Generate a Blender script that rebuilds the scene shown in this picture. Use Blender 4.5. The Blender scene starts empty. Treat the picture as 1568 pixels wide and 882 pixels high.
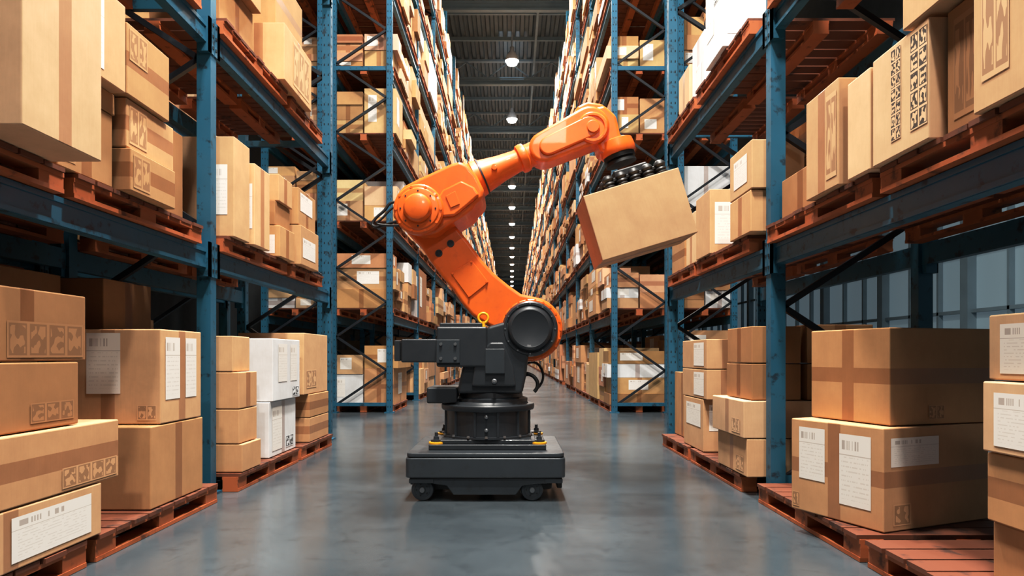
import bpy, bmesh, math, random
from mathutils import Vector, Matrix
random.seed(11)
D = bpy.data
scene = bpy.context.scene
COL = scene.collection

# ------------------------------------------------------------------ node helpers
def new_mat(name):
    m = D.materials.new(name); m.use_nodes = True
    nt = m.node_tree
    return m, nt, nt.nodes['Principled BSDF']
def N(nt, t, **k):
    n = nt.nodes.new(t)
    for a, b in k.items(): setattr(n, a, b)
    return n
def M(nt, op, a, b=None, c=None):
    n = nt.nodes.new('ShaderNodeMath'); n.operation = op
    for i, v in enumerate((a, b, c)):
        if v is None: continue
        if isinstance(v, (int, float)): n.inputs[i].default_value = v
        else: nt.links.new(v, n.inputs[i])
    return n.outputs[0]
def MIX(nt, f, a, b, mode='MIX'):
    n = nt.nodes.new('ShaderNodeMix'); n.data_type = 'RGBA'; n.blend_type = mode
    for i, v in ((0, f), (6, a), (7, b)):
        if isinstance(v, (int, float)): n.inputs[i].default_value = v
        elif isinstance(v, tuple): n.inputs[i].default_value = (v[0], v[1], v[2], 1)
        else: nt.links.new(v, n.inputs[i])
    return n.outputs[2]
def NOISE(nt, vec, scale, detail=3, rough=.5):
    n = N(nt, 'ShaderNodeTexNoise'); n.inputs['Scale'].default_value = scale
    n.inputs['Detail'].default_value = detail; n.inputs['Roughness'].default_value = rough
    if vec is not None: nt.links.new(vec, n.inputs['Vector'])
    return n.outputs['Fac']
def RAMP(nt, f, a, b):
    n = N(nt, 'ShaderNodeMapRange'); n.inputs[1].default_value = a; n.inputs[2].default_value = b
    nt.links.new(f, n.inputs[0]); return n.outputs[0]
def BUMP(nt, p, h, s, d=.01):
    n = N(nt, 'ShaderNodeBump'); n.inputs['Strength'].default_value = s; n.inputs['Distance'].default_value = d
    nt.links.new(h, n.inputs['Height']); nt.links.new(n.outputs[0], p.inputs['Normal'])

def paint(name, col, rough=.4, metal=0.0, wear=None, wearamt=.0, scale=12, coat=0, spec=.5):
    m, nt, p = new_mat(name)
    tc = N(nt, 'ShaderNodeTexCoord')
    n1 = NOISE(nt, tc.outputs['Object'], scale, 5, .6)
    n2 = NOISE(nt, tc.outputs['Object'], scale*.23, 3)
    c = MIX(nt, n2, tuple(x*.78 for x in col), tuple(min(1, x*1.18) for x in col))
    if wear:
        f = M(nt, 'MULTIPLY', RAMP(nt, n1, .57, .66), wearamt)
        c = MIX(nt, f, c, wear)
    nt.links.new(c, p.inputs['Base Color'])
    r = M(nt, 'ADD', M(nt, 'MULTIPLY', n1, .2), rough-.1)
    nt.links.new(r, p.inputs['Roughness'])
    p.inputs['Metallic'].default_value = metal
    p.inputs['Specular IOR Level'].default_value = spec
    if coat: p.inputs['Coat Weight'].default_value = coat
    return m

MAT_BLUE = paint('blue_rack_paint', (.018, .112, .185), .42, 0, (.008, .018, .030), .85, 14)
MAT_BRACE = paint('dark_brace_steel', (.006, .010, .016), .5)
MAT_HOLE = paint('slot_dark', (.003, .008, .014), .8)
MAT_WOOD = paint('pallet_wood', (.40, .112, .034), .7, 0, (.08, .025, .012), .85, 9)
MAT_DECK_SHADED = paint('pallet_deck_boards_shaded', (.15, .046, .020), .75, 0, (.04, .015, .009), .9, 7)  # darker than the pallet wood: underside shade painted into the boards
MAT_ORANGE = paint('robot_orange_paint', (.78, .150, .018), .36, 0, (.55, .09, .01), .25, 30, .2)
MAT_GREY = paint('robot_dark_grey', (.027, .033, .040), .42, .15, None, 0, 20, .1)
MAT_AGV = paint('vehicle_slate_grey', (.040, .050, .060), .38, .1, (.02, .02, .02), .3, 25)
MAT_BLACK = paint('black_rubber', (.008, .009, .010), .5)
MAT_STEEL = paint('bolt_steel', (.30, .32, .34), .35, .8)
MAT_YEL = paint('yellow_fitting', (.85, .42, .02), .4)
MAT_TRUSS = paint('roof_truss_paint', (.17, .25, .30), .5)

def cardboard():
    m, nt, p = new_mat('cardboard')
    at = N(nt, 'ShaderNodeAttribute'); at.attribute_name = 'tint'
    uv = N(nt, 'ShaderNodeUVMap'); uv.uv_map = 'UVMap'
    sx = N(nt, 'ShaderNodeSeparateXYZ'); nt.links.new(uv.outputs[0], sx.inputs[0])
    tc = N(nt, 'ShaderNodeTexCoord')
    t1 = M(nt, 'LESS_THAN', M(nt, 'ABSOLUTE', sx.outputs[0]), .034)
    t2 = M(nt, 'LESS_THAN', M(nt, 'ABSOLUTE', sx.outputs[1]), .034)
    tape = M(nt, 'MAXIMUM', t1, t2)
    n = NOISE(nt, tc.outputs['Object'], 5, 6, .65)
    mp = N(nt, 'ShaderNodeMapping'); mp.inputs['Scale'].default_value = (140, 140, 9)
    nt.links.new(tc.outputs['Object'], mp.inputs[0])
    nf = NOISE(nt, mp.outputs[0], 1, 2)
    base = MIX(nt, 1.0, at.outputs['Color'], MIX(nt, n, (.70, .68, .66), (1.18, 1.18, 1.18)), 'MULTIPLY')
    base = MIX(nt, M(nt, 'MULTIPLY', nf, .14), base, (.24, .14, .07))
    tcol = MIX(nt, 1.0, base, (.66, .56, .53), 'MULTIPLY')
    c = MIX(nt, M(nt, 'MULTIPLY', tape, .9), base, tcol)
    nt.links.new(c, p.inputs['Base Color'])
    nt.links.new(M(nt, 'SUBTRACT', .78, M(nt, 'MULTIPLY', tape, .42)), p.inputs['Roughness'])
    p.inputs['Specular IOR Level'].default_value = .3
    BUMP(nt, p, nf, .12, .002)
    return m
MAT_CARD = cardboard()

def label_mat():
    m, nt, p = new_mat('shipping_label')
    uv = N(nt, 'ShaderNodeUVMap'); uv.uv_map = 'UVMap'
    sx = N(nt, 'ShaderNodeSeparateXYZ'); nt.links.new(uv.outputs[0], sx.inputs[0])
    u, v = sx.outputs[0], sx.outputs[1]
    def between(x, a, b): return M(nt, 'MULTIPLY', M(nt, 'GREATER_THAN', x, a), M(nt, 'LESS_THAN', x, b))
    wn = N(nt, 'ShaderNodeTexWhiteNoise', noise_dimensions='1D')
    nt.links.new(M(nt, 'FLOOR', M(nt, 'MULTIPLY', u, 60)), wn.inputs['W'])
    bar = M(nt, 'MULTIPLY', M(nt, 'GREATER_THAN', wn.outputs['Value'], .5), M(nt, 'MULTIPLY', between(u, .08, .62), between(v, .78, .91)))
    row = M(nt, 'MULTIPLY', v, 15)
    wn2 = N(nt, 'ShaderNodeTexWhiteNoise', noise_dimensions='2D')
    cb = N(nt, 'ShaderNodeCombineXYZ')
    nt.links.new(M(nt, 'FLOOR', M(nt, 'MULTIPLY', u, 34)), cb.inputs[0]); nt.links.new(M(nt, 'FLOOR', row), cb.inputs[1])
    nt.links.new(cb.outputs[0], wn2.inputs['Vector'])
    txt = M(nt, 'MULTIPLY', M(nt, 'LESS_THAN', M(nt, 'FRACT', row), .30), M(nt, 'GREATER_THAN', wn2.outputs['Value'], .42))
    txt = M(nt, 'MULTIPLY', txt, M(nt, 'MULTIPLY', between(u, .07, .93), between(v, .08, .68)))
    ln = between(v, .70, .715)
    ink = M(nt, 'MAXIMUM', M(nt, 'MAXIMUM', M(nt, 'MULTIPLY', bar, .8), M(nt, 'MULTIPLY', txt, .3)), M(nt, 'MULTIPLY', ln, .6))
    at = N(nt, 'ShaderNodeAttribute'); at.attribute_name = 'tint'
    nt.links.new(MIX(nt, M(nt, 'MULTIPLY', ink, .65), at.outputs['Color'], (.18, .12, .10)), p.inputs['Base Color'])
    p.inputs['Roughness'].default_value = .5
    return m
MAT_LABEL = label_mat()

def icon_mat(name, inkcol, amt):
    m, nt, p = new_mat(name)
    uv = N(nt, 'ShaderNodeUVMap'); uv.uv_map = 'UVMap'
    sx = N(nt, 'ShaderNodeSeparateXYZ'); nt.links.new(uv.outputs[0], sx.inputs[0])
    fu = M(nt, 'ABSOLUTE', M(nt, 'SUBTRACT', M(nt, 'FRACT', sx.outputs[0]), .5))
    fv = M(nt, 'ABSOLUTE', M(nt, 'SUBTRACT', M(nt, 'FRACT', sx.outputs[1]), .5))
    cell = M(nt, 'MULTIPLY', M(nt, 'LESS_THAN', fu, .43), M(nt, 'LESS_THAN', fv, .44))
    n = NOISE(nt, uv.outputs[0], 3.3, 1, .3)
    inner = M(nt, 'MULTIPLY', M(nt, 'LESS_THAN', fu, .36), M(nt, 'LESS_THAN', fv, .38))
    glyph = M(nt, 'MULTIPLY', inner, M(nt, 'GREATER_THAN', n, .5))
    ink = M(nt, 'MULTIPLY', M(nt, 'SUBTRACT', cell, glyph), amt)
    at = N(nt, 'ShaderNodeAttribute'); at.attribute_name = 'tint'
    nt.links.new(MIX(nt, ink, at.outputs['Color'], inkcol), p.inputs['Base Color'])
    p.inputs['Roughness'].default_value = .7
    return m
MAT_ICON = icon_mat('printed_handling_icons', (.16, .075, .03), .6)
MAT_ICONB = icon_mat('printed_black_icons', (.015, .012, .012), .95)
BOXMATS = [MAT_CARD, MAT_LABEL, MAT_ICON, MAT_ICONB]

# ------------------------------------------------------------------ mesh builder
class MB:
    def __init__(s): s.v=[]; s.f=[]; s.m=[]; s.uv=[]; s.c=[]
    def quad(s, pts, mat=0, col=(1,1,1), uv=((0,0),(1,0),(1,1),(0,1))):
        b=len(s.v); s.v += [tuple(p) for p in pts]; s.f.append((b,b+1,b+2,b+3)); s.m.append(mat)
        s.uv += list(uv); s.c += [(col[0],col[1],col[2],1)]*4
    def box(s, x0,x1,y0,y1,z0,z1, mat=0, col=(1,1,1), tape='', T=None):
        P=[Vector(p) for p in ((x0,y0,z0),(x1,y0,z0),(x1,y1,z0),(x0,y1,z0),(x0,y0,z1),(x1,y0,z1),(x1,y1,z1),(x0,y1,z1))]
        if T is not None: P=[T@p for p in P]
        w,d,h=(x1-x0)/2,(y1-y0)/2,(z1-z0)/2
        b=len(s.v); s.v += [tuple(p) for p in P]
        fs=[((0,1,5,4),w,h,'F'),((1,2,6,5),d,h,'A'),((2,3,7,6),w,h,'F'),((3,0,4,7),d,h,'A'),((4,5,6,7),w,d,'T'),((3,2,1,0),w,d,'T')]
        for idx,a,c_,k in fs:
            s.f.append(tuple(b+i for i in idx)); s.m.append(mat)
            ou = 0 if ('v' in tape and k!='T') or ('x' in tape and k=='T') or ('f' in tape and k=='F') or ('a' in tape and k=='A') else 10
            ov = 0 if ('h' in tape and k!='T') or ('t' in tape and k=='T') else 10
            s.uv += [(-a+ou,-c_+ov),(a+ou,-c_+ov),(a+ou,c_+ov),(-a+ou,c_+ov)]
            s.c += [(col[0],col[1],col[2],1)]*4
    def rod(s, a, b, r, mat=0, n=4):
        a=Vector(a); b=Vector(b); d=(b-a).normalized()
        u=d.cross(Vector((0,0,1)) if abs(d.z)<.9 else Vector((1,0,0))).normalized(); w=d.cross(u)
        base=len(s.v)
        for p in (a,b):
            for i in range(n):
                t=2*math.pi*(i+.5)/n; s.v.append(tuple(p+(u*math.cos(t)+w*math.sin(t))*r))
        for i in range(n):
            j=(i+1)%n
            s.f.append((base+i,base+j,base+n+j,base+n+i)); s.m.append(mat); s.uv+=[(10,10)]*4; s.c+=[(1,1,1,1)]*4
    def make(s, name, mats, loc=(0,0,0), bevel=0, parent=None):
        me=D.meshes.new(name)
        L=Vector(loc)
        me.from_pydata([tuple(Vector(p)-L) for p in s.v], [], s.f)
        for m in mats: me.materials.append(m)
        me.polygons.foreach_set('material_index', s.m)
        ul=me.uv_layers.new(name='UVMap'); ul.data.foreach_set('uv', [c for p in s.uv for c in p])
        ca=me.color_attributes.new('tint','FLOAT_COLOR','CORNER'); ca.data.foreach_set('color',[c for p in s.c for c in p])
        me.update()
        o=D.objects.new(name, me); o.location=L; COL.objects.link(o)
        if bevel:
            md=o.modifiers.new('bevel','BEVEL'); md.width=bevel; md.segments=2; md.limit_method='ANGLE'
        if parent: o.parent=parent; o.location=L-parent.location
        return o

TINTS=[(.57,.335,.180),(.50,.285,.140),(.64,.400,.230),(.38,.20,.092),(.71,.475,.295),(.54,.32,.175),(.20,.105,.050)]  # last tint is darkened to paint in deep-shelf shade
WHITE=(.74,.76,.78)
LABELW=(.78,.74,.69)

# ------------------------------------------------------------------ near boxes
def card(side, xi, w, y0, y1, z0, z1, t=0, tape='f', labs=(), yaw=0, g=.004):
    """box on a rack. side -1 left / +1 right, xi = aisle face X, w = width into the rack"""
    q=random.uniform(.90,1.10)
    col = WHITE if t=='w' else tuple(c*q for c in TINTS[t])
    x0,x1=(xi-w,xi) if side<0 else (xi,xi+w)
    W,Dp,H=x1-x0,y1-y0,z1-z0
    mb=MB(); mb.box(0,W,0,Dp,0,H-g*0,0,col,tape)
    e=.0018
    for (face,u0,u1,v0,v1,kind) in labs:
        mi={'l':1,'i':2,'b':3,'r':2}[kind[0]]
        c=LABELW if kind[0]=='l' else col
        n=int(kind[1:]) if len(kind)>1 else 1
        if kind[0]=='l': uv=((0,0),(1,0),(1,1),(0,1))
        else:
            off=random.randint(0,20)
            if kind[0]=='b': uv=((off,0),(off+2,0),(off+2,n),(off,n))
            else: uv=((off,0),(off+n,0),(off+n,1),(off,1))
        if face=='F': pts=[(u0*W,-e,v0*H),(u1*W,-e,v0*H),(u1*W,-e,v1*H),(u0*W,-e,v1*H)]
        elif side<0: pts=[(W+e,u0*Dp,v0*H),(W+e,u1*Dp,v0*H),(W+e,u1*Dp,v1*H),(W+e,u0*Dp,v1*H)]
        else: pts=[(-e,u1*Dp,v0*H),(-e,u0*Dp,v0*H),(-e,u0*Dp,v1*H),(-e,u1*Dp,v1*H)]
        mb.quad(pts,mi,c,uv)
    o=mb.make('cardboard_box',BOXMATS)
    o.location=(x0,y0,z0+.001); o.rotation_euler=(0,0,math.radians(yaw))
    md=o.modifiers.new('bevel','BEVEL'); md.width=.005; md.segments=2; md.limit_method='ANGLE'; md.angle_limit=math.radians(40)
    return o
F0=.115
# left, floor level
card(-1,-1.70,.60,1.75,2.74,F0,.325,2,'a',[('A',.50,.93,.12,.86,'l')])
card(-1,-1.70,.72,2.00,2.86,.33,.575,0,'h',[('A',.58,.98,.06,.38,'i4')])
card(-1,-1.73,.66,2.05,2.64,.58,.825,3,'',[('A',.55,.95,.1,.4,'i3')])
card(-1,-1.74,.66,2.05,2.70,.83,1.09,3,'a',[('A',.35,.97,.05,.55,'i4')])
card(-1,-1.72,.62,3.15,3.68,F0,.51,1,'va',[('F',.3,.5,.1,.3,'i2')])
card(-1,-1.72,.52,3.24,3.66,.515,.98,2,'va',[('F',.30,.62,.32,.96,'l'),('F',.78,.96,.04,.2,'i2'),('A',.10,.44,.25,.92,'l'),('A',.58,.86,.25,.92,'l')])
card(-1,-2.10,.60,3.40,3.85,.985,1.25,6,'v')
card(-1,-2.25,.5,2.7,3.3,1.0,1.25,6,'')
card(-1,-1.70,.48,4.17,4.48,F0,.29,0,'f')
card(-1,-1.72,.44,4.17,4.46,.295,.51,0,'f')
card(-1,-1.72,.44,4.17,4.46,.515,.745,0,'fa')
card(-1,-1.76,.40,4.17,4.44,.75,.975,2,'f')
card(-1,-1.74,.34,4.74,5.32,F0,.515,'w','a',[('A',.1,.45,.1,.9,'l'),('A',.6,.9,.08,.3,'b1')])
card(-1,-1.72,.34,4.76,5.36,.52,.975,'w','',[('A',.18,.5,.3,.92,'l'),('A',.62,.88,.3,.92,'l'),('A',.7,.95,.04,.2,'b1')])
card(-1,-1.72,.5,5.62,6.2,F0,.32,0,'h')
card(-1,-1.72,.5,5.62,6.2,.325,.52,1,'h')
card(-1,-1.73,.55,5.50,6.2,.525,1.04,2,'',[('F',.62,.95,.1,.4,'i2'),('F',.62,.95,.6,.8,'i2'),('A',.1,.5,.1,.4,'i2')])
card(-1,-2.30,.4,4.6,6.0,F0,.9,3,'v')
# left, shelf level 1
S=1.605
card(-1,-1.60,.62,2.16,2.58,S-.0,2.50,4,'a')
card(-1,-1.80,.60,2.62,2.98,S,1.93,1,'a',[('A',.05,.3,.1,.9,'i2')])
card(-1,-1.74,.60,3.02,3.42,S,1.80,1,'h',[('A',.05,.4,.1,.9,'i2')])
card(-1,-1.76,.60,3.02,3.44,1.805,2.03,0,'h',[('A',.05,.4,.1,.9,'i2')])
card(-1,-1.74,.44,2.66,2.98,2.03,2.42,2,'',[('A',.05,.5,.1,.9,'l')])
card(-1,-1.74,.60,2.99,3.36,2.035,2.36,1,'h',[('A',.05,.45,.5,.95,'i2')])
card(-1,-1.80,.55,2.62,3.0,1.935,2.03,1,'')
card(-1,-1.95,.6,3.50,3.92,S,2.15,3,'v')
card(-1,-1.76,.42,4.19,4.44,S,2.24,2,'',[('F',.65,.9,.22,.72,'l')])
card(-1,-1.75,.34,4.50,4.78,S,2.16,2,'a',[('F',.45,.95,.2,.75,'l')])
card(-1,-1.76,.40,5.02,5.36,S,1.84,1,'fa',[('F',.5,.9,.1,.7,'l')])
card(-1,-1.80,.50,5.02,5.36,1.845,2.03,3,'f')
card(-1,-1.78,.46,5.05,5.36,2.035,2.24,0,'fa')
card(-1,-1.74,.50,5.45,5.95,S,1.93,0,'f',[('A',.1,.8,.2,.7,'l')])
card(-1,-1.76,.42,5.45,5.92,1.935,2.24,1,'v',[('A',.1,.8,.4,.9,'l')])
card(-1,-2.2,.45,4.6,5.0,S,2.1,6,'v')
# left, shelf level 2
S2=2.965
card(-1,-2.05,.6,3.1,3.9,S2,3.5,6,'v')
card(-1,-1.90,.46,4.3,4.85,S2,3.35,3,'v')
card(-1,-1.84,.46,4.3,4.85,3.355,3.8,1,'v')
card(-1,-1.74,.40,5.06,5.74,S2,3.40,0,'v',[('A',.3,.9,.1,.9,'i3')])
card(-1,-1.82,.46,5.10,5.74,3.405,3.85,1,'h')
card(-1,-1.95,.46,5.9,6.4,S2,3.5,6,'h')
# right, floor level
for (cx,cy,w,d,z0,z1,t,tape,labs,yaw) in [
    (1.54,2.74,.66,.50,F0,.548,0,'ha',[('A',.60,.90,.36,.92,'l'),('A',.12,.44,.18,.90,'l'),('A',.90,.98,.04,.2,'i1'),('F',.08,.24,.05,.26,'i1'),('F',.06,.5,.62,.9,'l')],22),
    (1.60,2.80,.60,.46,.553,.970,1,'ha',[('F',.35,.5,.05,.2,'i2')],17)]:
    o=card(1,0,w,0,d,z0,z1,t,tape,labs); o.location=(cx,cy,z0+.001); o.rotation_euler=(0,0,math.radians(yaw))
card(1,1.60,.55,1.75,2.20,F0,.30,1,'')
card(1,1.58,.55,1.76,2.20,.305,.53,1,'h')
card(1,1.565,.55,1.76,2.20,.535,.765,4,'',[('A',.3,.88,.1,.85,'l')])
card(1,1.60,.55,1.78,2.22,.77,.985,4,'',[('A',.3,.88,.1,.85,'l')])
card(1,1.42,.50,4.00,4.56,F0,.345,2,'a',[('A',.1,.35,.1,.5,'i2')])
card(1,1.40,.50,4.00,4.62,.35,.575,4,'a',[('A',.1,.35,.1,.5,'i2')])
card(1,1.46,.30,4.03,4.50,.58,.80,3,'v')
card(1,1.46,.30,4.03,4.48,.805,1.03,3,'v')
card(1,1.80,.40,4.03,4.48,.58,.80,3,'v')
card(1,1.80,.40,4.03,4.48,.805,1.04,3,'v')
card(1,1.46,.45,5.05,5.62,F0,.515,2,'',[('A',.12,.85,.45,.9,'l'),('F',.1,.5,.4,.9,'l')])
card(1,1.46,.28,4.96,5.66,.52,.745,2,'f',[('A',.1,.5,.1,.9,'l')])
card(1,1.46,.30,4.96,5.66,.75,.975,2,'f',[('A',.1,.5,.1,.9,'l')])
card(1,1.55,.5,5.75,6.3,F0,.7,1,'v')
card(1,1.60,.5,3.35,3.78,F0,.45,1,'v')
# right, shelf level 1
card(1,1.45,.6,1.70,2.08,S,2.04,2,'',[('A',.1,.4,.3,.9,'i2'),('A',.6,.9,.2,.9,'i2')])
card(1,1.50,.6,2.10,2.28,S,2.03,3,'',[('A',.2,.8,.1,.9,'i2')])
card(1,1.44,.7,1.75,2.44,2.045,2.55,2,'a')
card(1,1.45,.55,2.30,2.66,S,2.03,4,'',[('A',.02,.30,.14,.96,'b5'),('A',.46,.64,.14,.96,'b7')])
card(1,1.45,.55,2.68,2.86,S,2.02,4,'')
card(1,1.44,.55,2.92,3.24,S,2.08,2,'a',[('A',.05,.35,.1,.9,'i2')])
card(1,1.55,.5,3.32,3.8,S,1.85,3,'v')
card(1,1.45,.32,4.02,4.40,S,1.86,0,'fa')
card(1,1.45,.32,4.00,4.40,1.865,2.16,2,'',[('A',.2,.8,.2,.8,'l')])
card(1,1.79,.34,4.02,4.36,S,1.82,3,'f')
card(1,1.79,.34,4.02,4.36,1.825,2.06,1,'h')
card(1,1.79,.34,4.02,4.36,2.065,2.30,1,'h')
card(1,1.46,.36,4.88,5.25,S,2.08,2,'',[('F',.1,.95,.15,.8,'l')])
card(1,1.48,.36,5.32,5.62,S,2.02,4,'a')
card(1,1.50,.5,5.75,6.2,S,1.9,1,'h')
# right, level 2
card(1,1.44,.30,4.52,4.92,S2,3.85,'w','',[('F',.1,.4,.1,.5,'l'),('A',.1,.5,.42,.50,'b1'),('A',.5,.9,.2,.35,'l')])
card(1,1.50,.30,5.16,5.50,S2,3.40,'w','a',[('A',.2,.7,.1,.5,'l')])
card(1,1.50,.34,5.60,5.95,S2,3.32,4,'a')
card(1,1.8,.5,3.0,3.8,S2,3.5,3,'h')

# ------------------------------------------------------------------ pallets
def pallet(mb, x0,x1,y0,y1,z, h=.11, mat=0):
    t=.018
    n=9; gap=(y1-y0)/n
    for i in range(n):
        j=random.uniform(-.006,.006)
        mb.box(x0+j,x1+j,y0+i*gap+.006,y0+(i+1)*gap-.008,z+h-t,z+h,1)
    for i in range(3):
        xx=x0+.01+(x1-x0-.12)*i/2
        mb.box(xx,xx+.10,y0,y1,z+h-2*t,z+h-t-.0005,mat)
        mb.box(xx,xx+.10,y0,y1,z,z+t,mat)
        for k in range(3):
            yy=y0+(y1-y0-.14)*k/2
            mb.box(xx+.003,xx+.097,yy,yy+.14,z+t,z+h-2*t,mat)
for side in (-1,1):
    xa = 1.70 if side<0 else 1.42
    xb = 1.79 if side<0 else 1.47
    for lv,zz in enumerate((0.002,1.502,2.862)):
        for (a,b) in ((-1.1,.05),(.14,1.18),(1.48,2.66),(2.72,3.84),(4.13,5.3),(5.38,6.28)):
            xi = xa if lv==0 else xb
            o1,o2=(side*xi, side*(xi+.92)); x0,x1=min(o1,o2),max(o1,o2)
            mb=MB(); pallet(mb,x0,x1,a,b,zz,.11 if lv==0 else .10)
            mb.make('wooden_pallet',[MAT_WOOD,MAT_DECK_SHADED],(x0,a,zz))

# ------------------------------------------------------------------ racks
def post(mb,x,y,h,w=.085,d=.075,holes=True,hz=99):
    mb.box(x-w/2,x+w/2,y-d/2,y+d/2,0,h,0)
    mb.box(x-w*.8,x+w*.8,y-d*.9,y+d*.9,0,.015,0)
    if holes:
        e=.0012
        z=.08
        while z<min(h,hz)-.05:
            for sx in (-.02,.02):
                mb.quad([(x+sx-.006,y-d/2-e,z),(x+sx+.006,y-d/2-e,z),(x+sx+.004,y-d/2-e,z+.022),(x+sx-.004,y-d/2-e,z+.022)],2)
            for s in (-1,1):
                p=[(x+s*(w/2+e),y-.007,z),(x+s*(w/2+e),y+.007,z),(x+s*(w/2+e),y+.005,z+.022),(x+s*(w/2+e),y-.005,z+.022)]
                mb.quad(p if s>0 else p[::-1],2)
            z+=.1
def frame(mb,xa,xb,y,h,holes=True,hz=99,seg=1.02):
    post(mb,xa,y,h,holes=holes,hz=hz); post(mb,xb,y,h,holes=holes,hz=hz)
    z=.12;k=0
    lo,hi=min(xa,xb)+.04,max(xa,xb)-.04
    mb.box(lo,hi,y-.02,y+.02,z-.02,z+.03,0)
    while z+seg*.5<h:
        a,b=(lo,hi) if k%2==0 else (hi,lo)
        mb.rod((a,y,z),(b,y,min(h-.05,z+seg*.5)),.024,1)
        z+=seg*.5;k+=1
    for zz in (h*.5,h-.1):
        mb.box(lo,hi,y-.02,y+.02,zz-.03,zz+.03,0)
def beams(mb,x,y0,y1,z,side,h=.12):
    mb.box(x-.025,x+.025,y0+.04,y1-.04,z-h,z,0)
    f=x-side*.025
    def bx(xa,xb,*r): mb.box(min(xa,xb),max(xa,xb),*r)
    bx(f,f-side*.008,y0+.05,y1-.05,z-.024,z-.002,0)
    bx(f,f-side*.008,y0+.05,y1-.05,z-h+.002,z-h+.022,0)
    for yy,s in ((y0,1),(y1,-1)):
        ya,yb=sorted((yy+s*.0385,yy+s*.075))
        bx(x+side*.02,x-side*.05,ya,yb,z-h-.05,z+.04,0)
        ya,yb=sorted((yy+s*.004,yy+s*.075))
        bx(x-side*.0437,x-side*.050,ya,yb,z-h-.05,z+.04,0)
        for dz in (-.13,-.06,.01):
            ya,yb=sorted((yy+s*.012,yy+s*.028))
            bx(x-side*.049,x-side*.054,ya,yb,z+dz-.008,z+dz+.008,2)
RM=[MAT_BLUE,MAT_BRACE,MAT_HOLE]
def rack(name,side,xin,depth,ys,levels,h,holes=True,hmax=99,segs=1.02,skip=()):
    mb=MB(); xa=side*xin; xb=side*(xin+depth)
    for i,y in enumerate(ys):
        frame(mb,xa,xb,y,h,holes=holes and i<5 and i not in skip,hz=hmax,seg=segs)
    for a,b in zip(ys[:-1],ys[1:]):
        for z in levels:
            beams(mb,xa,a,b,z,side); beams(mb,xb,a,b,z,-side)
    return mb.make(name,RM,(xa,ys[0],0))
rack('pallet_rack',-1,1.875,.86,[-1.26,1.40,4.06,6.72],[1.50,2.86,4.55],6.0,skip=(2,))
rack('pallet_rack', 1,1.555,.86,[-1.40,1.25,3.90,6.42],[1.50,2.86,4.55],6.0,skip=(2,))
FL=[1.46,2.78,4.10,5.10,6.35,7.6,8.85]
ysf=[9.9+2.75*i for i in range(33)]
rack('pallet_rack',-1,1.83,.84,ysf,FL,10.3)
rack('pallet_rack', 1,1.53,.80,ysf,FL,10.3)
rack('pallet_rack',-1,2.86,.84,ysf[:6],FL,10.3)
rack('pallet_rack', 1,2.52,.80,ysf[:6],FL,10.3)
rack('pallet_rack',-1,2.92,.84,[-1.26,1.40,4.06,6.72],[1.50,2.86,4.55],6.0,holes=False)

# ------------------------------------------------------------------ box fill
def fill(bm,pm,side,xin,depth,ys,levels,lab_bays,top=10.2,seed=3,dens=.93):
    R=random.Random(seed)
    lv=[0.0]+levels
    for bi,(a,b) in enumerate(zip(ys[:-1],ys[1:])):
        for li,z in enumerate(lv):
            nxt=lv[li+1]-.17 if li+1<len(lv) else z+1.6
            zb=z+.002; hp=.11
            L=(b-a-.16)/2
            for k in range(2):
                y0=a+.07+k*(L+.02); y1=y0+L-.03
                if R.random()>dens: 
                    continue
                xi=xin-.06; xo=xin+depth+.04
                x0,x1=sorted((side*xi,side*xo))
                if bi<9: 
                    pallet(pm,x0,x1,y0,y1,zb,hp)
                else: pm.box(x0,x1,y0,y1,zb,zb+hp,0)
                z0=zb+hp+.002
                H=(nxt-z0)*R.choice((.55,.7,.85,.97,.97))
                ny=R.choice((1,2,2,3)); nx=R.choice((1,2,2)) if bi<2 else 1
                for iy in range(ny):
                    for ix in range(nx):
                        zz=z0; nz=R.choice((1,2,2,3,3,4))
                        Hc=H*R.uniform(.7,1.0)
                        hs=[R.uniform(.7,1.3) for _ in range(nz)]; sm=sum(hs); hs=[q/sm*Hc for q in hs]
                        for hh in hs:
                            ya=y0+(y1-y0)*iy/ny+R.uniform(.0,.035); yb=y0+(y1-y0)*(iy+1)/ny-R.uniform(0.004,.035)
                            wi=(xo-xi)/nx
                            p=xi+wi*ix+(R.uniform(-.05,.08) if ix==0 else .015); q=xi+wi*(ix+1)-.012
                            xa,xb=sorted((side*p,side*q))
                            white=R.random()<.08
                            c=WHITE if white else tuple(v*R.uniform(.92,1.08) for v in R.choice(TINTS[:6]))
                            bm.box(xa,xb,ya,yb,zz,zz+hh-.003,0,c,R.choice(('v','h','f','a','','','hv')))
                            if bi<lab_bays:
                                if R.random()<.35:
                                    u0=R.uniform(.08,.4);u1=u0+R.uniform(.25,.45);W=xb-xa
                                    bm.quad([(xa+u0*W,ya-.002,zz+hh*.25),(xa+u1*W,ya-.002,zz+hh*.25),(xa+u1*W,ya-.002,zz+hh*.85),(xa+u0*W,ya-.002,zz+hh*.85)],1,LABELW)
                                if R.random()<.35 and ix==0:
                                    u0=R.uniform(.08,.4);u1=u0+R.uniform(.25,.45);W=yb-ya; X=side*p-side*.002
                                    pts=[(X,ya+u0*W,zz+hh*.25),(X,ya+u1*W,zz+hh*.25),(X,ya+u1*W,zz+hh*.85),(X,ya+u0*W,zz+hh*.85)]
                                    bm.quad(pts if side<0 else pts[::-1],1,LABELW)
                            zz+=hh
def fill_obj(side,xin,depth,ys,levels,lab,seed,dens=.93):
    b=MB();p=MB(); fill(b,p,side,xin,depth,ys,levels,lab,seed=seed,dens=dens)
    b.make('cardboard_box_stacks',BOXMATS,(side*xin,ys[0],0)); p.make('wooden_pallet_rows',[MAT_WOOD,MAT_DECK_SHADED],(side*xin,ys[0],0))
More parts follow.
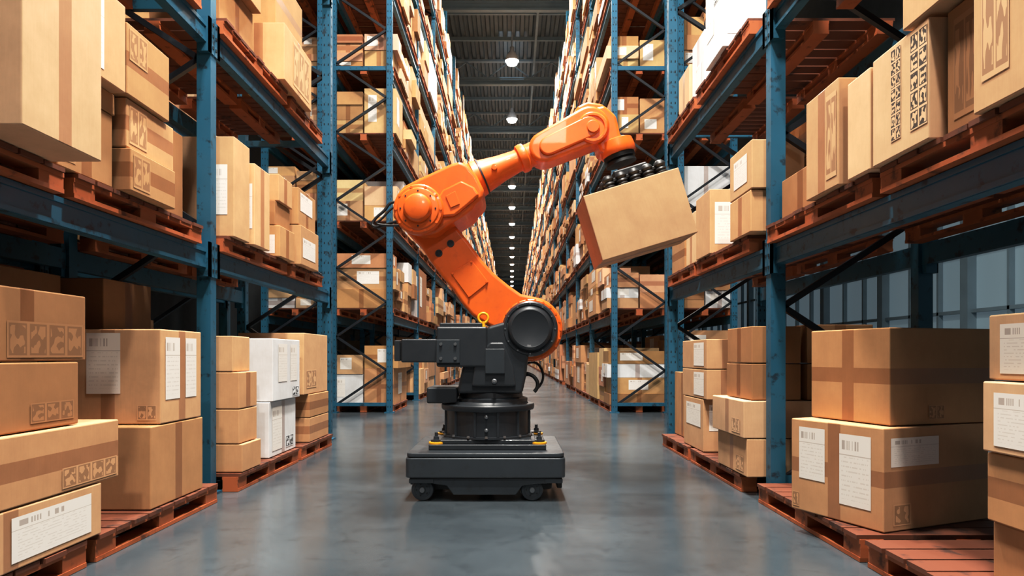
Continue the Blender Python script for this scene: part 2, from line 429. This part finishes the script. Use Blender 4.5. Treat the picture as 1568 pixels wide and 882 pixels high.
fill_obj(-1,1.83,.84,ysf,FL,10,5,.97)
fill_obj( 1,1.53,.80,ysf,FL,10,8,.97)
fill_obj(-1,2.86,.84,ysf[:6],FL,1,15)
fill_obj( 1,2.52,.80,ysf[:6],FL,1,18)
fill_obj(-1,2.92,.84,[-1.26,1.40,4.06,6.72],[1.50,2.86],0,21,.9)

# ------------------------------------------------------------------ building shell
def floor_mat():
    m,nt,p=new_mat('polished_concrete')
    tc=N(nt,'ShaderNodeTexCoord')
    a=NOISE(nt,tc.outputs['Object'],.9,8,.62); b=NOISE(nt,tc.outputs['Object'],7,8,.7)
    c=MIX(nt,RAMP(nt,a,.3,.7),(.038,.050,.060),(.076,.095,.109))
    c=MIX(nt,M(nt,'MULTIPLY',RAMP(nt,b,.54,.70),.55),c,(.026,.034,.042))
    v=N(nt,'ShaderNodeTexNoise'); v.inputs['Scale'].default_value=2.1; v.inputs['Detail'].default_value=10; v.inputs['Distortion'].default_value=1.5
    nt.links.new(tc.outputs['Object'],v.inputs['Vector'])
    line=M(nt,'LESS_THAN',M(nt,'ABSOLUTE',M(nt,'SUBTRACT',v.outputs['Fac'],.5)),.004)
    c=MIX(nt,M(nt,'MULTIPLY',line,.35),c,(.04,.05,.055))
    nt.links.new(c,p.inputs['Base Color'])
    nt.links.new(M(nt,'ADD',.10,M(nt,'MULTIPLY',a,.22)),p.inputs['Roughness'])
    p.inputs['Specular IOR Level'].default_value=.65
    BUMP(nt,p,b,.05,.003)
    return m
mb=MB(); mb.box(-12,9,-8,112,-.2,0,0); mb.make('floor',[floor_mat()])
mw=paint('wall_panel',(.14,.17,.19),.6)
mb=MB(); mb.box(-12,9,112,112.3,0,13.2,0); mb.box(-1.6,1.6,111.9,112,0,4,1); mb.make('wall_back',[mw,MAT_TRUSS])
mb=MB(); mb.box(-12.3,-12,-8,112,0,13.2,0); mb.make('wall_left',[mw])
mb=MB()
mb.box(9,9.3,-8,112,0,.5,0); mb.box(9,9.3,-8,112,7,13.2,0)
y=-8
while y<112:
    mb.box(8.95,9.2,y,y+.22,.5,7,1); 
    if y<60:
        for k in (1,2): mb.box(9.02,9.12,y+k*1.0,y+k*1.0+.06,.5,7,1)
    y+=3.0
for z in (1.7,2.9,4.1,5.4): mb.box(9.02,9.1,-8,112,z,z+.07,1)
mb.make('wall_right',[mw,MAT_TRUSS])
gm,gnt,gp=new_mat('frosted_pane'); gp.inputs['Base Color'].default_value=(.20,.27,.30,1); gp.inputs['Roughness'].default_value=.3
gp.inputs['Emission Color'].default_value=(.45,.62,.72,1); gp.inputs['Emission Strength'].default_value=.20
mb=MB(); mb.box(9.13,9.16,-8,112,.5,7,0); mb.make('window_1',[gm])
# corrugated ceiling
mc=paint('corrugated_roof',(.085,.120,.138),.5)
mb=MB(); x=-12
while x<9:
    z0,z1=13.2,13.08
    pr=[(x,z0),(x+.12,z0),(x+.16,z1),(x+.28,z1),(x+.32,z0)]
    for (xa,za),(xb,zb) in zip(pr[:-1],pr[1:]):
        mb.quad([(xa,-8,za),(xa,112,za),(xb,112,zb),(xb,-8,zb)],0)
    x+=.32
mb.box(-12,9,-8,112,13.25,13.4,0)
mb.make('ceiling',[mc])
mb=MB(); y=-2.0
while y<110:
    mb.box(-12,9,y-.09,y+.09,12.0,12.07,0); mb.box(-12,9,y-.09,y+.09,12.23,12.3,0); mb.box(-12,9,y-.02,y+.02,12.07,12.23,0)
    mb.box(-12,9,y-.08,y+.08,12.95,13.03,0)
    for i in range(12):
        xx=-11.5+i*1.75
        mb.rod((xx,y,12.3),(xx+.87,y,12.95),.03,0); mb.rod((xx+.87,y,12.95),(xx+1.75,y,12.3),.03,0)
    for k in (1.95,3.9): mb.box(-12,9,y+k-.05,y+k+.05,12.9,13.03,0)
    y+=5.85
for xx in (-3.2,0.9,3.6): mb.box(xx-.04,xx+.04,-8,112,12.75,12.85,0)
mb.make('roof_truss',[MAT_TRUSS])

# ------------------------------------------------------------------ generic part helpers
def finish(o,angle=35):
    me=o.data
    for p in me.polygons: p.use_smooth=True
    try: me.set_sharp_from_angle(angle=math.radians(angle))
    except Exception: pass
def link(me,name,mats,parent,bevel=0,seg=3):
    for m in mats: me.materials.append(m)
    o=D.objects.new(name,me); COL.objects.link(o)
    if parent: o.parent=parent; o.location=-parent.location
    if bevel:
        md=o.modifiers.new('bevel','BEVEL'); md.width=bevel; md.segments=seg; md.limit_method='ANGLE'; md.angle_limit=math.radians(32); md.harden_normals=True
    finish(o); return o
def prism(name,pts,y0,y1,mat,parent,bevel=.01,seg=3):
    bm=bmesh.new()
    f=[bm.verts.new((x,y0,z)) for x,z in pts]; b=[bm.verts.new((x,y1,z)) for x,z in pts]
    n=len(pts); bm.faces.new(f); bm.faces.new(b[::-1])
    for i in range(n): bm.faces.new((f[i],b[i],b[(i+1)%n],f[(i+1)%n]))
    bmesh.ops.recalc_face_normals(bm,faces=bm.faces)
    me=D.meshes.new(name); bm.to_mesh(me); bm.free()
    return link(me,name,[mat],parent,bevel,seg)
def rbox(name,x0,x1,y0,y1,z0,z1,mat,parent,bevel=.01,seg=3):
    return prism(name,[(x0,z0),(x1,z0),(x1,z1),(x0,z1)],y0,y1,mat,parent,bevel,seg)
def lathe(name,p,d,prof,mat,parent,seg=48):
    p=Vector(p); d=Vector(d).normalized()
    u=d.cross(Vector((0,0,1)) if abs(d.z)<.9 else Vector((1,0,0))).normalized(); w=d.cross(u)
    bm=bmesh.new(); rings=[]
    for t,r in prof:
        c=p+d*t
        if r<1e-5: rings.append([bm.verts.new(c)])
        else: rings.append([bm.verts.new(c+(u*math.cos(2*math.pi*i/seg)+w*math.sin(2*math.pi*i/seg))*r) for i in range(seg)])
    if len(rings[0])>1: bm.faces.new(rings[0])
    if len(rings[-1])>1: bm.faces.new(rings[-1])
    for a,b in zip(rings[:-1],rings[1:]):
        for i in range(seg):
            j=(i+1)%seg
            if len(a)==1: bm.faces.new((a[0],b[i],b[j]))
            elif len(b)==1: bm.faces.new((a[i],a[j],b[0]))
            else: bm.faces.new((a[i],a[j],b[j],b[i]))
    bmesh.ops.recalc_face_normals(bm,faces=bm.faces)
    me=D.meshes.new(name); bm.to_mesh(me); bm.free()
    return link(me,name,[mat],parent)
def bolts(name,c,r,n,mat,parent,rad=.008,L=.01,ax=(0,-1,0),a0=0,arc=360):
    ax=Vector(ax).normalized(); u=ax.cross(Vector((0,0,1)) if abs(ax.z)<.9 else Vector((1,0,0))).normalized(); w=ax.cross(u)
    bm=bmesh.new()
    for i in range(n):
        t=math.radians(a0+arc*i/n); p=Vector(c)+(u*math.cos(t)+w*math.sin(t))*r
        rot=ax.to_track_quat('Z','Y').to_matrix().to_4x4()
        bmesh.ops.create_cone(bm,cap_ends=True,segments=6 if rad>.005 else 8,radius1=rad,radius2=rad*.9,depth=L*2,matrix=Matrix.Translation(p)@rot)
    me=D.meshes.new(name); bm.to_mesh(me); bm.free()
    return link(me,name,[mat],parent)
def tube(name,pts,r,mat,parent):
    cu=D.curves.new(name,'CURVE'); cu.dimensions='3D'; cu.bevel_depth=r; cu.bevel_resolution=4; cu.resolution_u=10
    sp=cu.splines.new('NURBS'); sp.points.add(len(pts)-1)
    for q,pt in zip(sp.points,pts): q.co=(pt[0],pt[1],pt[2],1)
    sp.use_endpoint_u=True; sp.order_u=4
    cu.materials.append(mat)
    o=D.objects.new(name,cu); COL.objects.link(o)
    if parent: o.parent=parent; o.location=-parent.location
    return o

# ------------------------------------------------------------------ robot  (side-elevation drawing -> metres)
def E(u,v,y=4.25):
    s=1013.0/y
    return ((u-784)/s, .85+(545-v)/s)
def EP(pts,y): return [E(u,v,y) for u,v in pts]
def E3(u,v,y): 
    a=E(u,v,y); return (a[0],y,a[1])
root=D.objects.new('mobile_robot_arm',None); COL.objects.link(root); root.location=(-.155,4.25,0)
CX=-.155
# --- vehicle
def slab(name,x0,x1,y0,y1,z0,z1,rc,mat,bev):
    pts=[]
    for cx,cy,a0 in ((x1-rc,y1-rc,0),(x0+rc,y1-rc,90),(x0+rc,y0+rc,180),(x1-rc,y0+rc,270)):
        for k in range(7):
            a=math.radians(a0+15*k); pts.append((cx+rc*math.cos(a),cy+rc*math.sin(a)))
    bm=bmesh.new()
    lo=[bm.verts.new((x,y,z0)) for x,y in pts]; hi=[bm.verts.new((x,y,z1)) for x,y in pts]; n=len(pts)
    bm.faces.new(lo[::-1]); bm.faces.new(hi)
    for i in range(n): bm.faces.new((lo[i],lo[(i+1)%n],hi[(i+1)%n],hi[i]))
    me=D.meshes.new(name); bm.to_mesh(me); bm.free()
    return link(me,name,[mat],root,bev,3)
slab('vehicle_body',-.62,.31,3.83,4.68,.142,.258,.035,MAT_AGV,.008)
slab('vehicle_deck_seam',-.606,.296,3.845,4.665,.256,.264,.03,MAT_BLACK,0)
slab('vehicle_deck',-.614,.304,3.836,4.674,.262,.285,.035,MAT_AGV,.005)
slab('vehicle_seam',-.60,.29,3.85,4.66,.134,.144,.03,MAT_BLACK,0)
slab('vehicle_chassis',-.55,.24,3.93,4.60,.055,.14,.04,MAT_BLACK,.008)
prism('front_skirt',EP([(663,733),(838,733),(838,741),(822,741),(800,744),(790,758),(694,758),(684,744),(663,741)],3.85),3.85,3.90,MAT_AGV,root,.006)
for s,(xa,xb) in enumerate(((-.60,-.455),(.19,.295))):
    rbox('side_bumper',xa,xb,3.845,3.93,.108,.136,MAT_AGV,root,.006)
rbox('side_bumper_rail',-.60,-.57,3.9,4.62,.09,.136,MAT_AGV,root,.006)
rbox('side_bumper_rail',.265,.295,3.9,4.62,.07,.136,MAT_BLACK,root,.006)
for wy in (3.90,4.55):
    for wx in (-.525,.118):
        lathe('wheel',(wx,wy+.03,.066),(0,-1,0),[(0,.05),(.004,.062),(.015,.066),(.045,.066),(.056,.062),(.06,.05),(.061,.046),(.058,.044),(.058,.02),(.066,.018),(.066,0)],MAT_AGV,root,32)
        lathe('wheel_hub',(wx,wy-.036,.066),(0,-1,0),[(0,.016),(.006,.014),(.007,0)],MAT_STEEL,root,16)
        bolts('wheel_bolts',(wx,wy-.028,.066),.034,5,MAT_BLACK,root,.005,.003)
lathe('drive_wheel',(-.16,4.19,.062),(0,-1,0),[(0,.05),(.01,.062),(.04,.062),(.05,.05),(.05,0)],MAT_AGV,root,32)
# --- pedestal
rbox('pedestal_plate',-.50,.205,3.96,4.58,.285,.318,MAT_GREY,root,.006)
rbox('pedestal_plate_top',-.44,.145,4.0,4.54,.318,.342,MAT_GREY,root,.006)
for bx in (-.46,.165):
    for by in (4.02,4.5):
        lathe('levelling_foot',(bx,by,.318),(0,0,1),[(0,.046),(.010,.046),(.012,.03),(.012,0)],MAT_YEL,root,20)
        lathe('levelling_foot_bolt',(bx,by,.325),(0,0,1),[(0,.034),(.016,.034),(.018,.018),(.036,.016),(.037,.010),(.060,.010),(.062,0)],MAT_GREY,root,12)
YC=4.27
lathe('robot_base_drum',(CX,YC,.342),(0,0,1),[(0,.285),(.012,.285),(.014,.272),(.165,.272),(.168,.292),(.178,.298),(.2,.298),(.206,.292),(.208,.26),(.222,.25),(.224,.20)],MAT_GREY,root,64)
bolts('base_bolts',(CX,YC,.358),.288,16,MAT_STEEL,root,.010,.006,(0,0,1))
for a in range(0,360,30):
    t=math.radians(a+15); x=CX+.272*math.cos(t); yv=YC+.272*math.sin(t)
    rbox('drum_rib',x-.009,x+.009,yv-.009,yv+.009,.355,.51,MAT_GREY,root,.004)
lathe('rotating_column',(CX+.02,YC,.562),(0,0,1),[(0,.235),(.02,.235),(.03,.205),(.09,.195),(.10,.17)],MAT_GREY,root,48)
rbox('column_junction_box',-.53,-.34,4.10,4.42,.555,.655,MAT_GREY,root,.012)
for zz in (.48,.40):
    lathe('grease_nipple',(CX,4.0,zz),(0,-1,0),[(0,.012),(.012,.011),(.014,.005),(.024,.005),(.024,0)],MAT_STEEL,root,10)
# --- main casting
prism('shoulder_casting',EP([(700,603),(703,583),(708,563),(718,540),(730,524),(742,512),(746,500),(796,486),(812,520),(806,575),(800,603)],4.06),4.06,4.46,MAT_GREY,root,.022)
prism('shoulder_casting_rib',EP([(722,592),(726,560),(736,538),(750,524),(772,524),(786,560),(790,592)],4.03),4.03,4.07,MAT_GREY,root,.014)
rbox('inspection_plate',E(743,572,4.02)[0],E(773,572,4.02)[0],4.012,4.035,E(0,572,4.02)[1],E(0,534,4.02)[1],MAT_AGV,root,.004)
rbox('drive_housing',E(668,0,4.02)[0],E(746,0,4.02)[0],4.02,4.42,E(0,562,4.02)[1],E(0,500,4.02)[1],MAT_GREY,root,.014)
rbox('drive_housing_cap',E(672,0,4.02)[0],E(738,0,4.02)[0],4.06,4.38,E(0,503,4.02)[1],E(0,494,4.02)[1],MAT_GREY,root,.006)
rbox('counter_motor',E(614,0,4.08)[0],E(672,0,4.08)[0],4.08,4.36,E(0,555,4.08)[1],E(0,519,4.08)[1],MAT_GREY,root,.010)
rbox('counter_motor_cap',E(603,0,4.08)[0],E(612,0,4.08)[0],4.09,4.35,E(0,553,4.08)[1],E(0,521,4.08)[1],MAT_GREY,root,.006)
rbox('counter_motor_neck',E(610,0,4.08)[0],E(616,0,4.08)[0],4.11,4.33,E(0,551,4.08)[1],E(0,524,4.08)[1],MAT_BLACK,root,.002)
rbox('bracket_plate',E(668,0,4.0)[0],E(704,0,4.0)[0],4.0,4.022,E(0,556,4.0)[1],E(0,520,4.0)[1],MAT_AGV,root,.004)
for u in (675,697):
    for v in (527,549):
        bolts('bracket_bolt',E3(u,v,3.998),0,1,MAT_STEEL,root,.011,.008)
a=E3(757,584,4.02); lathe('valve_stem',a,(0,-1,.1),[(0,.016),(.012,.015),(.014,.008),(.04,.008),(.04,0)],MAT_STEEL,root,14)
# lifting eye
a=E3(740,487,4.1)
bpy.ops.mesh.primitive_torus_add(major_radius=.030,minor_radius=.008,location=a,rotation=(math.pi/2,0,0),major_segments=32,minor_segments=12)
o=bpy.context.object; o.name='lifting_eye'; o.data.materials.append(MAT_YEL); finish(o,60); o.parent=root; o.location=Vector(a)-root.location
a=E3(740,502,4.1); lathe('lifting_eye_stem',a,(0,0,1),[(0,.022),(.008,.022),(.01,.012),(.04,.012),(.04,0)],MAT_YEL,root,20)
# --- lower arm
def arc(cx,cy,r,a0,a1,n):
    return [(cx+r*math.cos(math.radians(a0+(a1-a0)*i/n)), cy-r*math.sin(math.radians(a0+(a1-a0)*i/n))) for i in range(n+1)]
low=[(600,330),(610,305),(640,290),(680,318),(697,345),(716,368),(738,398),(756,418),(778,436),(798,450)]
low+=arc(812,504,50,75,-95,18)
low+=[(775,530),(760,504),(740,494),(722,482),(706,463),(694,445),(678,426),(660,402),(644,378),(622,355)]
prism('lower_arm',EP(low,4.14),4.14,4.42,MAT_ORANGE,root,.022,4)
pn=[(690,418),(722,398),(748,432),(718,456)]
prism('lower_arm_panel',EP(pn,4.132),4.132,4.145,MAT_ORANGE,root,.004)
for (u,v) in pn: bolts('panel_bolt',E3(u*.9+719*.1,v*.9+426*.1,4.13),0,1,MAT_ORANGE,root,.008,.005)
for (u,v) in ((672,388),(690,373)): lathe('arm_plug',E3(u,v,4.142),(0,-1,0),[(0,.024),(.006,.022),(.006,.014),(.003,.012),(.003,0)],MAT_GREY,root,20)
c=E3(812,503,4.02)
lathe('shoulder_ring',E3(813,505,4.16),(0,-1,0),[(0,.19),(.03,.19),(.035,.183),(.05,.183)],MAT_ORANGE,root,64)
bolts('shoulder_ring_bolts',E3(813,505,4.12),.184,22,MAT_ORANGE,root,.009,.012)
lathe('shoulder_joint_cover',(c[0],4.14,c[2]),(0,-1,0),[(0,.172),(.06,.172),(.075,.164),(.085,.160),(.085,.148),(.078,.146),(.078,.140),(.10,.134),(.112,.124),(.115,.114),(.113,.110),(.113,0)],MAT_GREY,root,64)
bolts('shoulder_cover_bolts',(c[0],4.055,c[2]),.153,12,MAT_STEEL,root,.006,.003)
# --- elbow + upper arm housing
hs=[(603,320),(606,298),(618,284),(640,273),(690,250),(704,246),(716,252),(730,268),(742,292),(738,304),(728,312),(722,322),(704,334),(684,346),(668,358),(644,360),(620,350),(608,338)]
prism('elbow_housing',EP(hs,4.02),4.02,4.44,MAT_ORANGE,root,.028,4)
prism('elbow_housing_fairing',EP([(664,312),(678,290),(706,276),(726,286),(734,298),(716,314),(696,330),(676,332)],3.995),3.995,4.03,MAT_ORANGE,root,.014)
prism('elbow_hatch',EP([(682,300),(697,292),(704,312),(690,318)],3.985),3.988,3.998,MAT_ORANGE,root,.003)
a=E3(640,319,3.96)
lathe('elbow_joint',(a[0],4.03,a[2]),(0,-1,0),[(0,.152),(.045,.152),(.058,.142),(.06,.128),(.07,.120),(.075,.092),(.075,.086),(.10,.084),(.118,.072),(.124,.055),(.126,0)],MAT_ORANGE,root,56)
bolts('elbow_bolts',(a[0],3.972,a[2]),.135,10,MAT_ORANGE,root,.010,.006)
bolts('elbow_cap_bolts',(a[0],3.958,a[2]),.105,8,MAT_GREY,root,.006,.004)
rbox('elbow_rear_motor',E(612,0,4.4)[0],E(650,0,4.4)[0],4.4,4.62,E(0,345,4.4)[1],E(0,300,4.4)[1],MAT_GREY,root,.02)
# --- forearm tube
fa=Vector(E3(712,283,4.21)); fb=Vector(E3(908,194,4.21)); fd=(fb-fa).normalized()
k=4.21/1013
lathe('forearm_tube',fa,fd,[(0,30*k),(12*k,31*k),(14*k,27*k),(17*k,27*k),(18*k,29*k),(24*k,28*k),(34*k,25*k),(60*k,20*k),(86*k,17*k),(90*k,17*k),(92*k,21*k),(97*k,22*k),(103*k,21*k),(105*k,18*k),(125*k,18*k)],MAT_ORANGE,root,48)
lathe('forearm_seal',fa+fd*(28*k),fd,[(0,28.2*k),(2.5*k,27.8*k)],MAT_GREY,root,48)
pp=fa+fd*(50*k)+Vector((0,-23*k,0)); lathe('forearm_plug',pp,(0,-1,0),[(-.02,.018),(.008,.018),(.01,0)],MAT_ORANGE,root,16)
# wrist link (capsule)
def capsule(p,q,r1,r2,n=10):
    ang=math.degrees(math.atan2(-(q[1]-p[1]),q[0]-p[0]))
    return arc(p[0],p[1],r1,ang+90,ang+270,n)+arc(q[0],q[1],r2,ang-90,ang+90,n)
prism('wrist_link',EP(capsule((834,224),(904,191),24,30),4.12),4.12,4.32,MAT_ORANGE,root,.022,4)
prism('wrist_link_cover',EP(capsule((840,222),(902,193),14,16),4.095),4.098,4.125,MAT_ORANGE,root,.010)
prism('wrist_top_fairing',EP([(872,184),(884,162),(900,155),(922,158),(936,170),(930,186),(900,200)],4.15),4.15,4.33,MAT_ORANGE,root,.018)
a=E3(908,194,4.1)
lathe('wrist_joint',(a[0],4.13,a[2]),(0,-1,0),[(0,.098),(.022,.096),(.03,.088),(.03,.074),(.022,.07),(.022,.045),(.032,.042),(.036,.03),(.036,0)],MAT_ORANGE,root,40)
lathe('wrist_joint_seal',(a[0],4.1,a[2]),(0,-1,0),[(0,.035),(.012,.035),(.012,.02),(.012,0)],MAT_ORANGE,root,32)
bolts('wrist_bolts',(a[0],4.104,a[2]),.081,10,MAT_ORANGE,root,.006,.005)
prism('wrist_hand',EP([(902,166),(926,160),(944,176),(950,204),(966,222),(942,236),(920,232),(914,216),(900,206)],4.14),4.14,4.34,MAT_ORANGE,root,.022,4)
# flange, perpendicular to the carried box lid
th=math.radians(16.8)
dn=Vector((math.sin(th),0,-math.cos(th)))      # pointing down into the lid
rt=Vector((math.cos(th),0,math.sin(th)))       # along the lid
box_c=Vector((.768,4.16,1.697)); bw,bd,bh=.595,.42,.405
lid=box_c-dn*(bh/2)
fl=Vector(E3(941,216,4.21))
lathe('tool_flange',fl,dn,[(0,.085),(.01,.108),(.05,.114),(.085,.114),(.095,.108),(.10,.075)],MAT_ORANGE,root,48)
g0=fl+dn*.095
lathe('tool_coupler',g0,dn,[(0,.100),(.028,.100),(.030,.080),(.040,.080),(.042,.095),(.060,.098)],MAT_BLACK,root,40)
gc=lid+rt*((g0-lid).dot(rt)+.02); gc.y=4.20
T=Matrix.Translation(gc)@Matrix.Rotation(-th,4,'Y')
def tbox(name,x0,x1,y0,y1,z0,z1,mat,bev=.005):
    bm=bmesh.new(); bmesh.ops.create_cube(bm,size=1,matrix=T@Matrix.Translation(((x0+x1)/2,(y0+y1)/2,(z0+z1)/2))@Matrix.Diagonal((x1-x0,y1-y0,z1-z0,1)))
    me=D.meshes.new(name); bm.to_mesh(me); bm.free(); return link(me,name,[mat],root,bev)
tbox('gripper_plate',-.19,.19,-.14,.12,.052,.074,MAT_BLACK)
tbox('gripper_manifold',-.11,.11,-.10,.09,.074,.125,MAT_BLACK,.012)
for i in range(5):
    for j in range(3):
        p=T@Vector((-.165+.083*i,-.135+.125*j,.064))
        lathe('suction_cup',p,dn,[(-.036,.0),(-.034,.018),(-.022,.032),(-.008,.037),(.004,.030),(.008,.026),(.014,.034),(.022,.037),(.028,.030),(.032,.030),(.040,.038),(.046,.036),(.061,.041),(.063,.0)],MAT_BLACK,root,20)
# hoses
tube('hose_elbow',[E3(618,312,4.5),E3(598,305,4.5),E3(592,322,4.5),E3(578,330,4.5),E3(566,346,4.5),E3(580,350,4.48),E3(600,340,4.45),E3(612,338,4.45)],.010,MAT_BLACK,root)
tube('hose_elbow',[E3(620,316,4.45),E3(602,312,4.45),E3(586,338,4.45),E3(570,342,4.45),E3(590,346,4.45),E3(612,345,4.45)],.008,MAT_BLACK,root)
tube('hose_base',[E3(790,575,4.2),E3(806,570,4.15),E3(822,576,4.12),E3(826,592,4.12),E3(818,600,4.12)],.012,MAT_BLACK,root)
tube('hose_base',[E3(790,566,4.3),E3(815,548,4.3),E3(832,562,4.3),E3(834,582,4.3),E3(824,594,4.3)],.008,MAT_BLACK,root)
lathe('hose_connector',E3(795,574,4.16),(1,0,.1),[(0,.02),(.03,.02),(.032,.014),(.06,.014)],MAT_BLACK,root,16)

# carried carton
mb=MB(); mb.box(-bw/2,bw/2,-bd/2,bd/2,-bh/2,bh/2,0,(.56,.36,.215),'t')
o=mb.make('cardboard_box',BOXMATS); o.location=box_c; o.rotation_euler=(0,-th,0)
md=o.modifiers.new('bevel','BEVEL'); md.width=.005; md.segments=2

# ------------------------------------------------------------------ lamps
em=D.materials.new('lamp_glow'); em.use_nodes=True
b=em.node_tree.nodes['Principled BSDF']; b.inputs['Emission Color'].default_value=(1,.97,.90,1); b.inputs['Emission Strength'].default_value=14
MAT_LAMP=paint('lamp_housing',(.55,.58,.60),.4)
def lamp_mesh():
    bm=bmesh.new(); prof=[(.25,0),(.24,.06),(.19,.20),(.12,.32),(.08,.36),(.08,.50),(.02,.52),(.012,1.54)]
    seg=24; rings=[[bm.verts.new((r*math.cos(2*math.pi*i/seg),r*math.sin(2*math.pi*i/seg),z)) for i in range(seg)] for r,z in prof]
    for a,c in zip(rings[:-1],rings[1:]):
        for i in range(seg):
            f=bm.faces.new((a[i],a[(i+1)%seg],c[(i+1)%seg],c[i])); f.smooth=True
    d=[bm.verts.new((.235*math.cos(2*math.pi*i/seg),.235*math.sin(2*math.pi*i/seg),.012)) for i in range(seg)]
    d2=[bm.verts.new((.17*math.cos(2*math.pi*i/seg),.17*math.sin(2*math.pi*i/seg),-.12)) for i in range(seg)]
    for i in range(seg):
        f=bm.faces.new((d[i],d2[i],d2[(i+1)%seg],d[(i+1)%seg])); f.material_index=1; f.smooth=True
    f=bm.faces.new(d2[::-1]); f.material_index=1
    me=D.meshes.new('high_bay_lamp'); bm.to_mesh(me); bm.free(); me.materials.append(MAT_LAMP); me.materials.append(em); return me
LM=lamp_mesh()
y=23.8-5.85*5
while y<108:
    o=D.objects.new('high_bay_lamp',LM); o.location=(0,y,11.45); COL.objects.link(o)
    l=D.lights.new('bulb','AREA'); l.shape='DISK'; l.size=.5; l.energy=800 if y<50 else 560; l.color=(1,.95,.88); l.spread=math.radians(150)
    lo=D.objects.new('bulb',l); lo.parent=o; lo.location=(0,0,-.14); COL.objects.link(lo)
    y+=5.85
def area(name,loc,tgt,size,e,col,sy=None):
    l=D.lights.new(name,'AREA'); l.size=size; l.energy=e; l.color=col
    if sy: l.shape='RECTANGLE'; l.size_y=sy
    o=D.objects.new(name,l); COL.objects.link(o); o.location=loc
    o.rotation_euler=(Vector(tgt)-Vector(loc)).to_track_quat('-Z','Y').to_euler(); return o
area('aisle_work_light',(.1,2.8,6.0),(0,3.6,0),.45,540,(1,.93,.84))
area('far_rack_fill',(0,7.9,9.0),(0,10.5,3.5),1.2,420,(1,.94,.86))  # added light that brightens the far rack fronts
area('rear_fill_light',(.6,-4.0,5.2),(0,8,1.8),.8,90,(1,.94,.88))  # added fill from behind the camera for the front faces
area('ceiling_fill',(0,30,10.9),(0,31,13),1.0,80,(.75,.88,1),30)  # unseen area light aimed up at the roof, no fixture modelled

w=D.worlds.new('world'); scene.world=w; w.use_nodes=True
bg=w.node_tree.nodes['Background']; bg.inputs[0].default_value=(.50,.68,.85,1); bg.inputs[1].default_value=.04

cam=D.cameras.new('camera'); co=D.objects.new('camera',cam); COL.objects.link(co)
co.location=(0,0,.85); co.rotation_euler=(math.pi/2,0,0)
cam.sensor_width=36; cam.clip_end=300; cam.clip_start=.05
cam.lens=1013/1568*36; cam.shift_y=104/1568
scene.camera=co
vs=scene.view_settings
vs.view_transform='Standard'; vs.look='None'; vs.exposure=-0.14
vs.use_curve_mapping=True
cm=vs.curve_mapping; c=cm.curves[3]
c.points.new(.20,.15); c.points.new(.70,.735); cm.update()
